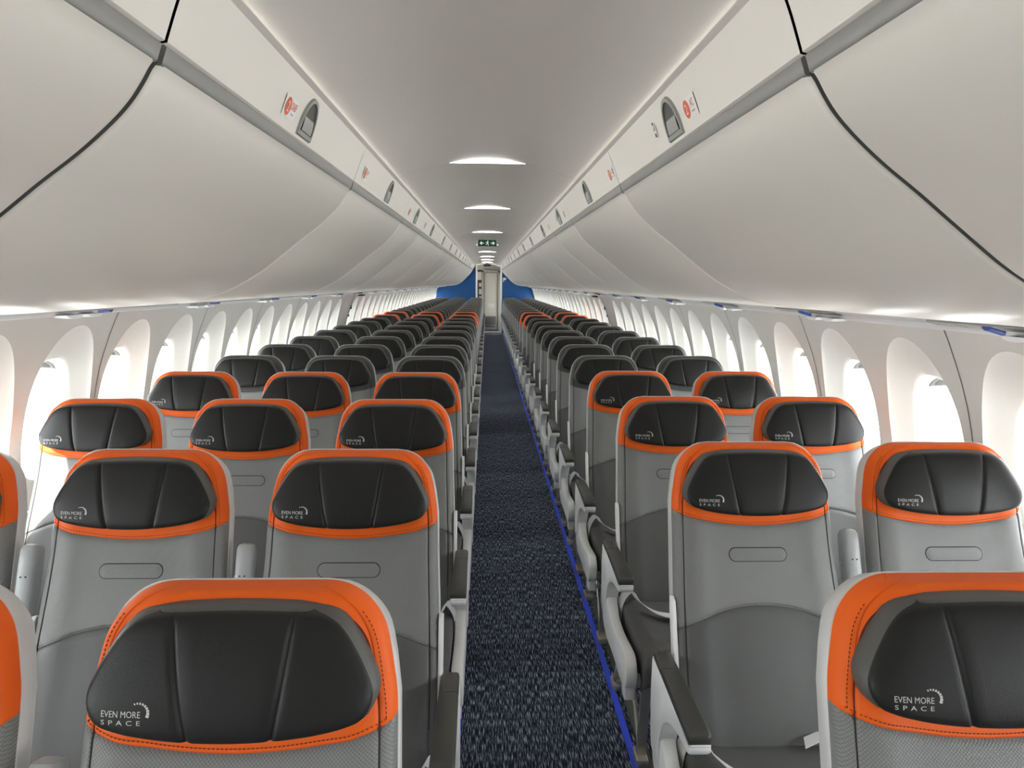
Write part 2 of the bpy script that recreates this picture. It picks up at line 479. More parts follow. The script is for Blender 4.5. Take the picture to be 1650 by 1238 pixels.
def text_mesh(body, size, extrude=0.0, spacing=1.0, align='LEFT'):
    c = bpy.data.curves.new('txt', 'FONT'); c.body = body; c.size = size; c.extrude = extrude
    c.space_character = spacing; c.align_x = align; c.resolution_u = 3
    o = bpy.data.objects.new('txt', c); COL.objects.link(o)
    dg = bpy.context.evaluated_depsgraph_get()
    me = bpy.data.meshes.new_from_object(o.evaluated_get(dg))
    bpy.data.objects.remove(o)
    V = [v.co.copy() for v in me.vertices]; F = [tuple(p.vertices) for p in me.polygons]
    bpy.data.meshes.remove(me)
    return V, F
def fit(V, x0, x1, y0, y1):
    ax = min(v.x for v in V); bx = max(v.x for v in V); ay = min(v.y for v in V); by = max(v.y for v in V)
    return [Vector((x0+(v.x-ax)/(bx-ax)*(x1-x0), y0+(v.y-ay)/(by-ay)*(y1-y0), 0)) for v in V]
def emblem_mesh():
    mb = MB()
    def put(V, F):
        P = []
        for v in V:
            x, z = v.x, v.y
            t = clamp((z-HB)/(HT-HB), 0, 1); w = hr_w(t); u = x/w
            P.append((x, hr_y(u, t, z)-.0010, z))
        mb.add(P, F)
    V, F = text_mesh('EVEN MORE', .02); put(fit(V, -.160, -.108, 1.0300, 1.0380), F)
    V, F = text_mesh('S P A C E', .02, spacing=1.1); put(fit(V, -.160, -.108, 1.0205, 1.0265), F)
    for i in range(9):                                   # arc of small dashes
        t = math.radians(115-i*17); c = Vector((-.1105+math.cos(t)*.0125, 1.0365+math.sin(t)*.0115, 0))
        r = .0009+.0001*i
        d = Vector((-math.sin(t), math.cos(t), 0)); n = Vector((math.cos(t), math.sin(t), 0))
        V = [c+d*r+n*r*1.2, c-d*r+n*r*1.2, c-d*r-n*r*1.2, c+d*r-n*r*1.2]
        put(V, [(0, 1, 2, 3)])
    return mb.me('lettering', M['logo'], sm=False)
ME['emblem'] = emblem_mesh()

# seat cushion
def cushion_mesh():
    V = []; F = []
    ny, nx = 26, 26; hw = .228; yr, yfr = -.235, -.665
    P = []
    # section along y: rear -> front top -> nose -> bottom
    sec = catmull([(yr, .452), (-.30, .468), (-.40, .466), (-.52, .466), (-.60, .470), (-.645, .462), (-.668, .435), (-.672, .40), (-.668, .36), (-.62, .345)], 5)
    us = [-1, -.99, -.97, -.94, -.9, -.85] + [i/10 for i in range(-8, 9, 2)] + [.85, .9, .94, .97, .99, 1]
    for y, z in sec:
        for u in us:
            e = 1-math.sqrt(max(0, 1-abs(u)**14))
            bolster = .010*math.exp(-((abs(u)-.80)/.13)**2)
            yy = y+(.012*e if y < -.6 else 0)
            V.append((u*hw, yy, z-.030*e+(bolster if y > -.62 else 0)+.003*math.exp(-((abs(u)-.92)/.012)**2)*-1))
    n = len(us); r = len(sec)
    for j in range(r-1):
        for i in range(n-1): k = j*n+i; F.append((k, k+1, k+1+n, k+n))
    for side in (0, n-1):                                # side walls
        base = len(V)
        for j in range(r): x, y, z = V[j*n+side]; V.append((x*1.0, max(y, -.66), .36))
        for j in range(r-1): F.append((j*n+side, (j+1)*n+side, base+j+1, base+j))
    return mesh('seat_cushion', V, F, M['seat_leather'], angle=50)
ME['cushion'] = cushion_mesh()
def cushion_loop():
    mb = MB(); zc = .4725
    pts = []
    for i in range(25):
        t = 2*PI*i/24
        x = clamp(math.cos(t)*2, -1, 1)*.055+math.cos(t)*.012; y = -.38+math.sin(t)*.014
        pts.append((x, y))
    for i in range(24):
        (a, b), (c, d) = pts[i], pts[i+1]
        if abs(a-c)+abs(b-d) > 1e-5: mb.tube((a, b, .4695), (c, d, .4695), .0022, n=6)
    return mb.me('stitched_ring', M['lower_leather'])
ME['cushion_loop'] = cushion_loop()

# aisle armrest (down)
def armrest_meshes():
    prof = catmull([(-.150, .640), (-.30, .634), (-.50, .630), (-.522, .622), (-.520, .606), (-.495, .596), (-.42, .588), (-.34, .566), (-.275, .520), (-.245, .455), (-.235, .40),
            (-.170, .40), (-.150, .46), (-.143, .56)], 3)
    mb = MB(); mb.poly(prof, -.024, .024, bev=.006)
    fr = mb.me('arm_frame', M['white_plastic'])
    mb = MB()
    def ring(y, w, z0, z1):
        pts = []
        for i in range(16):
            t = 2*PI*i/16; cx = math.copysign(abs(math.cos(t))**.45, math.cos(t)); cz = math.copysign(abs(math.sin(t))**.45, math.sin(t))
            pts.append((cx*w/2, y, (z0+z1)/2+cz*(z1-z0)/2))
        return pts
    R = [ring(-.150, .030, .642, .648), ring(-.153, .042, .638, .654), ring(-.165, .046, .636, .656), ring(-.245, .047, .634, .656), ring(-.2465, .045, .633, .6545), ring(-.2475, .045, .633, .6545), ring(-.249, .047, .633, .656),
         ring(-.42, .051, .628, .655), ring(-.505, .052, .624, .652), ring(-.517, .050, .622, .648), ring(-.521, .040, .624, .642)]
    V = sum(R, []); F = [tuple(range(16)), tuple((len(R)-1)*16+i for i in range(16))]
    for j in range(len(R)-1):
        for i in range(16): F.append((j*16+i, j*16+(i+1) % 16, (j+1)*16+(i+1) % 16, (j+1)*16+i))
    pad = mesh('arm_pad', V, F, M['pad'], angle=40)
    # side shroud under the armrest
    sh = catmull([(-.150, .50), (-.22, .505), (-.262, .46), (-.32, .425), (-.42, .418), (-.54, .430), (-.60, .432), (-.638, .405), (-.640, .36), (-.612, .325), (-.54, .318), (-.40, .325), (-.25, .325), (-.165, .36), (-.145, .44)], 3)
    mb = MB(); mb.poly(sh, -.018, .020, bev=.007)
    mb.tube((-.010, -.60, .345), (.075, -.60, .345), .021, mi=1)
    mb.box(-.012, .022, -.60, -.545, .275, .330, mi=0, bev=.005)
    shr = mb.me('side_shroud', [M['white_plastic'], M['grey_plastic']])
    mb = MB()
    mb.tube((0, -.19, .50), (.06, -.19, .50), .012); mb.tube((0, -.20, .555), (.05, -.20, .555), .008)
    mb.box(.012, .050, -.23, -.16, .40, .47, bev=.004)
    piv = mb.me('arm_pivot', M['dark'])
    return fr, pad, shr, piv
ME['arm_frame'], ME['arm_pad'], ME['shroud'], ME['pivot'] = armrest_meshes()

# raised centre armrest between two backs
def raised_arm():
    mb = MB()
    a = Vector((0, -.165, .56)); b = Vector((0, -.030, .938))
    V = []; d = (b-a).normalized(); nrm = Vector((0, -d.z, d.y))
    prof = [(0, .7, .8), (.02, .9, 1), (.3, 1, 1), (.6, 1, 1), (.9, 1, 1), (.965, .97, .95), (.99, .8, .7), (1.0, .5, .3)]
    for t, ww, tt in prof:
        c = a.lerp(b, t)
        for i in range(16):
            q = 2*PI*i/16; cx = math.copysign(abs(math.cos(q))**.5, math.cos(q)); cy = math.copysign(abs(math.sin(q))**.5, math.sin(q))
            V.append(c+Vector((cx*.0215*ww, 0, 0))+nrm*cy*.028*tt)
    F = [tuple(range(16)), tuple((len(prof)-1)*16+i for i in range(16))]
    for j in range(len(prof)-1):
        for i in range(16): F.append((j*16+i, j*16+(i+1) % 16, (j+1)*16+(i+1) % 16, (j+1)*16+i))
    mb.add(V, F, 0)
    for sx in (-.006, .006):
        c = a.lerp(b, .80)+nrm*.0275+Vector((sx, 0, 0)); mb.tube(c, c+nrm*.0015, .0022, n=8, mi=1)
    c = a.lerp(b, .78)
    mb.tube(c+Vector((-.021, 0, 0)), c+Vector((-.026, 0, 0)), .010, mi=0)
    return mb.me('raised_armrest', [M['grey_plastic'], M['dark']])
ME['raised_arm'] = raised_arm()

def bracket_mesh():
    mb = MB()
    pts = catmull([(yf(.78)+.035, .78), (yf(.775)+.012, .775), (yf(.70)+.016, .70), (yf(.62)+.020, .62), (yf(.56)+.022, .56), (yf(.55)+.05, .55), (yf(.65)+.05, .65), (yf(.74)+.045, .74)], 2)
    mb.poly(pts, 0, .012, bev=.003)
    return mb.me('side_bracket', M['white_plastic'])
ME['bracket'] = bracket_mesh()

def legs_mesh():
    fl = MB(); fl.bar((0, -.56, .35), (0, -.50, .02), .030, .020); fl.box(-.02, .02, -.54, -.46, .0, .03, bev=.004)
    rl = MB(); rl.bar((0, -.22, .35), (0, -.02, .03), .028, .022); rl.box(-.02, .02, -.06, .02, .0, .03, bev=.004)
    br = MB(); br.tube((.0, -.57, .31), (.0, -.07, .05), .011); br.tube((0, -.24, .33), (0, -.46, .05), .008)
    bm_ = MB(); bm_.tube((-.2625, -.54, .335), (.2625, -.54, .335), .020); bm_.tube((-.2625, -.24, .335), (.2625, -.24, .335), .020)
    bm_.box(-.215, .215, -.60, -.20, .350, .362)
    return fl.me('leg', M['metal']), rl.me('leg', M['metal']), br.me('brace', M['metal']), bm_.me('seat_frame', M['dark'])
ME['fleg'], ME['rleg'], ME['brace'], ME['frame'] = legs_mesh()

def belt_meshes(variant):
    out = []
    if variant == 0:
        pathA = [(-.232, -.215, .43), (-.222, -.235, .50), (-.19, -.285, .505), (-.14, -.335, .487), (-.06, -.365, .483), (.02, -.385, .482)]
        pathB = [(.232, -.215, .43), (.215, -.235, .49), (.17, -.29, .489), (.11, -.37, .485), (.06, -.44, .480)]
    else:
        pathA = [(-.236, -.26, .40), (-.232, -.27, .47), (-.205, -.30, .520), (-.185, -.36, .505), (-.13, -.42, .487), (-.04, -.44, .482)]
        pathB = [(.232, -.215, .43), (.20, -.235, .50), (.13, -.27, .495), (.06, -.30, .487)]
    for path in (pathA, pathB):
        mb = MB(); k = len(path)
        side = [(0, -1, .12)] + [(0.25*(1 if path is pathA else -1), -1, .05)]*(k-2) + [(.3*(1 if path is pathA else -1), -1, 0)]
        mb.ribbon(path, side, .046, .0022)
        out.append(mb)
    a = out[0].me('belt_strap', M['belt']); b = out[1].me('belt_strap', M['belt'])
    mb = MB(); x, y, z = pathA[-1]; mb.box(x-.03, x+.035, y-.026, y+.026, z-.004, z+.012, bev=.004)
    return a, b, mb.me('buckle', M['buckle']), 
BELT = [belt_meshes(0), belt_meshes(1)]

# ------------------------------------------------------------------ seats
def copy_tree(o, parent=None):
    c = o.copy(); COL.objects.link(c); c.parent = parent
    for ch in o.children: copy_tree(ch, c)
    return c
def make_seat(orange, pos, side, detail):
    """pos: aisle/middle/window, side -1 left block, +1 right block"""
    t = empty('airliner_seat')
    b = link('backrest_shell', ME['shell'], t)
    bc = link('back_cushion', ME['back_cushion'], t)
    if detail:
        for pm in ME['pipe_side']: link('piping', pm, bc)
    link('lower_back_cushion', ME['lower_back'], t)
    hb = link('head_band', ME['head_band_o' if orange else 'head_band_g'], t)
    if orange: hb['label'] = 'orange leather head band'
    if detail: link('piping', ME['pipe_o' if orange else 'pipe_g'], hb)
    h = link('headrest', ME['headrest'], t)
    if orange: link('lettering', ME['emblem'], h)['label'] = 'pale embroidered lettering'
    link('seat_cushion', ME['cushion'], t)
    if detail:
        if orange: link('stitching', ME['stitch'], hb); link('stitching', ME['stitch2'], t)
        link('stitched_loop', ME['loop'], t)
        for sx in (-1, 1):
            br = link('side_bracket', ME['bracket'], t); br.location.x = .222 if sx > 0 else -.234
        be = BELT[0 if pos != 'aisle' else 1]
        flip = -1 if (pos == 'aisle' and side == LEFT) else 1
        for k, bmsh in enumerate(be[:2]):
            s = link('seat_belt', bmsh, t); s.scale.x = flip
            if k == 0: link('buckle', be[2], s)
    link('seat_frame', ME['frame'], t)
    aisle_x = -.2575 if side == RIGHT else .2625           # aisle edge of this seat
    outer = -1 if side == RIGHT else 1
    if pos in ('aisle', 'window'):
        s = outer if pos == 'aisle' else -outer
        x = s*(.2625 if side == RIGHT or pos == 'window' else .252)
        a = link('armrest', ME['arm_frame'], t); a.location.x = x
        a['label'] = 'white armrest with dark pad'
        link('armrest_pad', ME['arm_pad'], a)
        sh = link('side_shroud', ME['shroud'], t); sh.location.x = x; sh.scale.x = -s
        if detail: p = link('arm_pivot', ME['pivot'], t); p.location.x = x; p.scale.x = -s
        lx = s*.195
        for me, nm in ((ME['fleg'], 'leg'), (ME['rleg'], 'leg'), (ME['brace'], 'brace')):
            l = link(nm, me, t); l.location.x = lx
    if pos in ('aisle', 'middle') :
        if not (pos == 'aisle' and False):
            r = link('raised_armrest', ME['raised_arm'], t); r.location.x = -outer*.2625
    return t
ORD = ['first', 'second', 'third', 'fourth', 'fifth', 'sixth', 'seventh', 'eighth', 'ninth', 'tenth', 'eleventh', 'twelfth', 'thirteenth', 'fourteenth', 'fifteenth', 'sixteenth', 'seventeenth', 'eighteenth', 'nineteenth', 'twentieth']
ROWY = [1.035, 1.92, 2.79, 3.67] + [4.51+.845*k for k in range(7)] + [10.65, 11.75] + [12.6+.845*k for k in range(15)]
SEATX = {LEFT: [('aisle', -.338), ('middle', -.866), ('window', -1.394)], RIGHT: [('aisle', .716), ('window', 1.243)]}
protos = {}
for side in (LEFT, RIGHT):
    sn = 'left' if side == LEFT else 'right'
    for n, yy in enumerate(ROWY):
        y = yy + (.10 if side == RIGHT else 0)
        if side == RIGHT and n == 0: y = yy+.015
        orange = n < 4 or n in (11, 12)
        detail = n < 9
        for pos, x in SEATX[side]:
            if n == 0 and pos == 'window': continue      # outside the frame
            key = (orange, pos, side, detail)
            if key in protos: s = copy_tree(protos[key])
            else: s = make_seat(*key); protos[key] = s
            s.location = (x, y, 0)
            if n < 4: lab = f'{pos} seat {sn} of aisle with bright orange head band, {ORD[n]} row from camera'
            elif n < 11: lab = f'plain grey {pos} seat {sn} of aisle, {ORD[n-4]} row behind the near orange rows'
            elif n == 11: lab = f'orange-banded {pos} seat {sn} of aisle, nearer of the two far orange rows'
            elif n == 12: lab = f'orange-banded {pos} seat {sn} of aisle, farther of the two far orange rows'
            elif n == 27: lab = f'grey {pos} seat {sn} of aisle in last row, before the blue partition'
            else: lab = f'grey {pos} seat {sn} of aisle, {ORD[n-13]} row behind the far orange rows'
            tag(s, lab, 'seat', 'seats in rows along the cabin')

# ------------------------------------------------------------------ side walls with windows
def superpt(t, a, b, p):
    c, s = math.cos(t), math.sin(t)
    return (a*math.copysign(abs(c)**(2/p), c), b*math.copysign(abs(s)**(2/p), s))
WZ0, WZ1 = .50, 1.495
WC, WH, WWD = 1.040, .225, .150
def polar_r(t, a, b, p):
    c, s = abs(math.cos(t)), abs(math.sin(t))
    return 1/((c/a)**p+(s/b)**p)**(1/p)
def bay(mbw, mbr, side, yc, hw, blank=False):
    """one bay of sidewall lining, with a flared petal-shaped recess round the window"""
    off = OFF[side]
    def P(dy, z, dep): return (side*(W(z)+off+dep), yc+dy, z)
    corners = [math.atan2(z-WC, d) for z in (WZ0, WZ1) for d in (-hw, hw)]
    ts = sorted(set([round(2*PI*i/72-PI, 6) for i in range(72)] + [round(c, 6) for c in corners]))
    n = len(ts)
    def rect(t):
        c, s = math.cos(t), math.sin(t)
        k = min(hw/abs(c) if abs(c) > 1e-9 else 1e9, ((WZ1-WC) if s > 0 else (WC-WZ0))/abs(s) if abs(s) > 1e-9 else 1e9)
        return c*k, s*k
    def petal(t):
        c, s = math.cos(t), math.sin(t)
        if s >= 0: r = polar_r(t, .235, .375, 2.1)
        else: r = polar_r(t, .235, .42, 3.2)
        return c*r, s*r
    def win(t, k=0.):
        r = polar_r(t, WWD+k, WH+k, 2.5)
        return math.cos(t)*r, math.sin(t)*r
    rings = []
    if blank:
        rings = [[P(*(lambda q: (q[0], WC+q[1]))(rect(t)), 0) for t in ts], [P(*(lambda q: (q[0]*.5, WC+q[1]*.5))(rect(t)), 0) for t in ts]]
        mats = [0]
    else:
        R = [rect(t) for t in ts]; Pt = [petal(t) for t in ts]; Wn = [win(t, .018) for t in ts]; Wi = [win(t) for t in ts]
        rings.append([P(a, WC+b, 0) for a, b in R])
        rings.append([P((a+c)/2, WC+(b+d)/2, 0) for (a, b), (c, d) in zip(R, Pt)])
        rings.append([P(a, WC+b, 0) for a, b in Pt])
        for f in (.04, .15, .3, .45, .6, .75, .88, 1):
            dep = .064*(f**.8)
            rings.append([P(a+(c-a)*f, WC+b+(d-b)*f, dep) for (a, b), (c, d) in zip(Pt, Wn)])
        rings.append([P(a*.4+c*.6, WC+b*.4+d*.6, .084) for (a, b), (c, d) in zip(Wn, Wi)])
        rings.append([P(c, WC+d, .100) for c, d in Wi])
        rings.append([P(c, WC+d, .135) for c, d in Wi])
    V = sum(rings, []); F = []
    for r in range(len(rings)-1):
        for i in range(n): F.append((r*n+i, r*n+(i+1) % n, (r+1)*n+(i+1) % n, (r+1)*n+i))
    if blank: F.append(tuple((len(rings)-1)*n+i for i in range(n)))
    mbw.add(V, F, 0)
    if blank: return None
    return [P(c, WC+d, .118) for c, d in Wi]

handle_mb = MB()
def handle_mesh(side):
    mb = MB()
    pts = [(math.cos(PI*i/12), math.sin(PI*i/12)) for i in range(13)]
    outer = [(a*.060, b*.036) for a, b in pts]; inner = [(a*.042, b*.022+.005) for a, b in pts]
    mb.poly(outer, -.004, .004, mi=0, bev=.002)
    mb.poly(inner, -.0052, .0052, mi=1)
    return mb.me('shade_handle', [M['latch_frame'], M['latch_dark']])
HANDLE = {s: handle_mesh(s) for s in (LEFT, RIGHT)}
def glass_me(pts, c):
    V = [tuple(Vector(p)-c) for p in pts]; V2 = [(x, y, z) for x, y, z in V]
    return mesh('window_pane', V2, [tuple(range(len(V2)))], M['pane'], sm=False)
wn = 0
DOORSPAN = {}
for side in (LEFT, RIGHT):
    sn = 'left' if side == LEFT else 'right'
    pitch = .545 if side == LEFT else .565
    seam0 = 3.37 if side == LEFT else 2.36
    i0 = -int((seam0-Y0)/pitch); 
    k_end = int((Y1-seam0)/pitch)+1
    wall = MB()
    blank_i = int((9.35-seam0)/pitch)
    proto = None
    for k in range(i0-1, k_end+1):
        yc = seam0+pitch*(k+.5)
        if yc-pitch/2 > Y1: continue
        bl = (k == blank_i)
        pts = bay(wall, None, side, yc, pitch/2, bl)
        if k % 2 == 0 or k in (blank_i, blank_i+1, blank_i+3):
            zz = [WZ0+(WZ1-WZ0)*j/14 for j in range(15)]
            w_ = .0022; V = []; F = []
            yy = yc-pitch/2
            for z in zz:
                X = side*(W(z)+OFF[side]-.0012); V += [(X, yy-w_, z), (X, yy+w_, z)]
            for j in range(14): F.append((2*j, 2*j+1, 2*j+3, 2*j+2))
            wall.add(V, F, 1)
        if pts and yc > .6:
            wn += 1
            root = empty(f'window_{wn}', (side*(W(WC)+OFF[side]), yc, WC)); root['kind'] = 'structure'
            if proto is None:
                c = Vector(root.location)
                gm = glass_me(pts, c)
                hz = 1.238
                proto = (gm, hz)
            link('window_pane', proto[0], root)
            h = link('shade_handle', HANDLE[side], root)
            zt = WC+WH-.022
            h.location = (side*(W(zt)+.106-W(WC)), 0, zt-WC)
            h.rotation_euler = (0, 0, PI/2)
    # dado below the windows
    zs = [0, .1, .2, .3, .4, WZ0]
    V = []; F = []
    for z in zs:
        for y in (Y0, 6, 12, 18, 26.4): V.append((side*(W(z)+OFF[side]), y, z))
    for j in range(len(zs)-1):
        for i in range(4): a = j*5+i; F.append((a, a+1, a+6, a+5))
    wall.add(V, F, 0)
    # rear blind lining
    yb = seam0+pitch*(k_end+.0)
    o = link('wall_'+sn, wall.me('wall_'+sn, [M['wallp'], M['seal']], angle=28)); o['kind'] = 'structure'

# overwing exit doors: dark handle cover and vertical seal on each side
for k, side in enumerate((LEFT, RIGHT)):
    sn = 'left' if side == LEFT else 'right'
    pitch = .545 if side == LEFT else .565; seam0 = 3.37 if side == LEFT else 2.36
    bi = int((9.35-seam0)/pitch); ya = seam0+pitch*(bi+1)
    mb = MB()
    for z, h, w in ((1.30, .05, .05), (1.20, .03, .04)):
        X = side*(W(z)+OFF[side]); mb.box(min(X, X-side*.012), max(X, X-side*.012), ya+.01, ya+.01+w, z-h/2, z+h/2, mi=1, bev=.003)
    for z0 in (0,):
        zz = [WZ0+(WZ1-WZ0)*j/14 for j in range(15)]; V = []; F = []
        for z in zz:
            X = side*(W(z)+OFF[side]-.004); V += [(X, ya-.03, z), (X, ya+.01, z)]
        for j in range(14): F.append((2*j, 2*j+1, 2*j+3, 2*j+2))
        mb.add(V, F, 0)
    X = side*(1.585+OFF[side]-.03); mb.box(min(X, X-side*.05), max(X, X-side*.05), ya+.02, ya+.26, 1.432, 1.452, mi=1, bev=.004)
    o = link(f'door_{k+1}', mb.me('exit_door_trim', [M['psu_grey'], M['latch_dark']])); o['kind'] = 'structure'

# ------------------------------------------------------------------ floor
def plane(name, x0, x1, y0, y1, z, m, kind='structure'):
    o = link(name, mesh(name, [(x0, y0, z), (x1, y0, z), (x1, y1, z), (x0, y1, z)], [(0, 1, 2, 3)], m, sm=False))
    if kind: o['kind'] = kind
    return o
mb = MB()
V = [(-1.80, Y0, 0), (1.65, Y0, 0), (1.65, 26.6, 0), (-1.80, 26.6, 0), (-1.80, Y0, -.05), (1.65, Y0, -.05), (1.65, 26.6, -.05), (-1.80, 26.6, -.05)]
mb.add(V, [(0, 1, 2, 3), (4, 5, 6, 7), (0, 1, 5, 4), (1, 2, 6, 5), (2, 3, 7, 6), (3, 0, 4, 7)])
link('floor', mb.me('floor', M['carpet'], sm=False))['kind'] = 'structure'
for i, (a, b) in enumerate(((.488, .512), (-.112, -.088))):
    o = link('floor_strip', MB().box(a, b, Y0+.02, 24.9, 0.0, .004).me('floor_strip', M['blue_strip'], sm=False))
    tag(o, ['blue floor strip along right side of aisle carpet', 'blue floor strip along left side of aisle carpet'][i], 'floor strip', 'blue floor strips')
mb = MB()
mb.box(-.085, .485, 5.42, 5.428, 0, .0012); mb.box(-.085, .485, 13.9, 13.908, 0, .0012)
link('trim_1', mb.me('carpet_seam', M['seal'], sm=False))['kind'] = 'structure'
tn = 2
for x in (-1.224, -.168, .546, 1.413):
    mb = MB(); mb.box(x-.014, x+.014, Y0+.02, 24.8, 0, .006); mb.box(x-.008, x+.008, Y0+.02, 24.8, .006, .008)
    link(f'trim_{tn}', mb.me('seat_track', M['seal'], sm=False))['kind'] = 'structure'; tn += 1

# ------------------------------------------------------------------ ceiling
def ceiling():
    R = .98; crown = CAM_Z+.525
    xs = [-.425+.85*i/24 for i in range(25)]
    ys = [Y0] + [3.51, 5.71, 8.57, 11.6, 14.6, 17.6, 20.4, 23.2] + [26.6]
    mb = MB()
    for a, b in zip(ys, ys[1:]):
        V = []; F = []
        rows = [(a, .0), (a+.003, .0), (b-.003, .0), (b, .0)]
        for y, dz in rows:
            for x in xs: V.append((x, y, rise(crown-(R-math.sqrt(R*R-x*x)), y)+(.006 if y in (a, b) else 0)))
        for j in range(3):
            for i in range(24): k = j*25+i; F.append((k, k+1, k+26, k+25))
        mb.add(V, F)
    o = link('ceiling', mb.me('ceiling', M['ceiling'], angle=30)); o['kind'] = 'structure'
    # ceiling lights: half-moon lenses facing forward at the panel joints
    hous = MB(); lens = MB()
    hw = .168; sag = hw*hw/2/R; n = 24
    arc = [(-hw+2*hw*i/n, -((-hw+2*hw*i/n)**2)/2/R) for i in range(n+1)]
    # body: flat wedge from chord (front) rising back to the ceiling
    low = -sag-.0004
    V = [(x, 0, z) for x, z in arc] + [(x, 0, low+ (0)) for x, z in arc]
    F = [(i, i+1, n+1+i+1, n+1+i) for i in range(n)]
    lens.add(V, F)
    V = [(x, 0, low) for x, z in arc] + [(x, .25*(1-(x/hw)**2)+.01, z+.001) for x, z in arc]
    hous.add(V, [(i, i+1, n+1+i+1, n+1+i) for i in range(n)])
    hm = hous.me('light_housing', M['ceiling']); lm = lens.me('light_lens', M['lens'], sm=False)
    for i, y in enumerate(ys[1:-1]):
        t = empty('ceiling_light', (0, y-.002, rise(crown, y)))
        link('housing', hm, t); link('lens', lm, t)
        tag(t, f'half-moon ceiling light, {ORD[i]} along the aisle from the camera', 'ceiling light', 'half-moon ceiling lights')
ceiling()
# outer hull over the bins
mb = MB()
V = []; F = []
prof = [(-1.55, 1.494), (-1.76, 1.494), (-1.70, 1.9), (-1.2, 2.35), (0, 2.55), (1.1, 2.35), (1.55, 1.9), (1.62, 1.494), (1.39, 1.494)]
for y in (Y0, 26.6):
    for x, z in prof: V.append((x, y, z))
for i in range(8): F.append((i, i+1, 10+i, 9+i))
mb.add(V, F)
link('ceiling_outer', mb.me('hull_liner', M['hull'], sm=False))['kind'] = 'structure'
# front closing wall behind the camera
mb = MB(); mb.box(-1.85, 1.7, Y0-.05, Y0, 0, 2.6)
link('wall_front', mb.me('wall_front', M['wallp'], sm=False))['kind'] = 'structure'

# ------------------------------------------------------------------ overhead bins
BINP = catmull([(.462, .298), (.470, .288), (.482, .268), (.500, .243), (.528, .214), (.575, .174), (.635, .130), (.700, .080), (.785, .018),
                (.880, -.032), (.960, -.060), (1.10, -.080), (1.22, -.084), (1.30, -.080)], 4)
def bin_door_mesh(L_, side, y0):
    V = []; F = []
    pts = BINP
    ends = [(0, .014), (.002, .006), (.006, .0015), (.014, 0), (L_-.014, 0), (L_-.006, .0015), (L_-.002, .006), (L_, .014)]
    nrm = []
    for i, (x, h) in enumerate(pts):
        a = pts[max(i-1, 0)]; b = pts[min(i+1, len(pts)-1)]
        tx, tz = b[0]-a[0], b[1]-a[1]; l = math.hypot(tx, tz); nrm.append((-tz/l, tx/l))   # points away from the cabin
    for y, d in ends:
        for (x, h), (nx, nz) in zip(pts, nrm):
            X = x+nx*d; Z = CAM_Z+h+nz*d
            V.append((side*X, y, rise(Z, y0+y)))
    for y, d in ((0, .12 if y0 == EDG[1]+.006 else .03), (L_, .12 if y0 < 0 else .03)):
        for (x, h), (nx, nz) in zip(pts, nrm): V.append((side*(x+nx*d), y, rise(CAM_Z+h+nz*d, y0+y)))
    n = len(pts)
    for j in range(len(ends)-1):
        for i in range(n-1): k = j*n+i; F.append((k, k+1, k+1+n, k+n))
    e = len(ends)*n
    for i in range(n-1):
        F.append((i, i+1, e+i+1, e+i)); k = (len(ends)-1)*n
        F.append((k+i, k+i+1, e+n+i+1, e+n+i)); F.append((e+i, e+i+1, e+n+i+1, e+n+i))
    return mesh('bin_door', V, F, M['bin'], angle=60)
def strip_mesh(name, prof, L_, side, y0, m, g=0.0, closed=False, bev=None):
    V = []; F = []
    for y in (g, L_-g):
        for x, h in prof: V.append((side*x, y, rise(CAM_Z+h, y0+y)))
    n = len(prof)
    for i in range(n-1 if not closed else n): F.append((i, (i+1) % n, n+(i+1) % n, n+i))
    if closed: F += [tuple(range(n)), tuple(range(n, 2*n))]
    return mesh(name, V, F, m, angle=40)
RAILP = [(.458, .326), (.4535, .322), (.4535, .320), (.4605, .2995), (.4635, .297), (.480, .297), (.480, .326)]
PANELP = catmull([(.470, .324), (.4515, .326), (.4490, .330), (.4465, .337), (.432, .378), (.418, .412), (.4065, .4395), (.4055, .4445), (.410, .447), (.45, .449)], 3)
def panel_pt(f):
    """point and outward frame on the upper panel, f from 0 (rail) to 1 (ceiling)"""
    a = Vector((.4465, .337)); b = Vector((.4065, .4395)); return a+(b-a)*f
pa = Vector((.4465, .337)); pb = Vector((.4065, .4395)); pl = (pb-pa).length; pd = (pb-pa)/pl; pn = Vector((-pd.y, pd.x))
if pn.x > 0: pn = -pn                                # toward the aisle
def on_panel(side, y0, yl, s, d):
    """yl along the bin, s metres up the panel from the rail, d metres off its face"""
    p = pa+pd*s+pn*d
    return (side*p.x, yl, rise(CAM_Z+p.y, y0+yl))
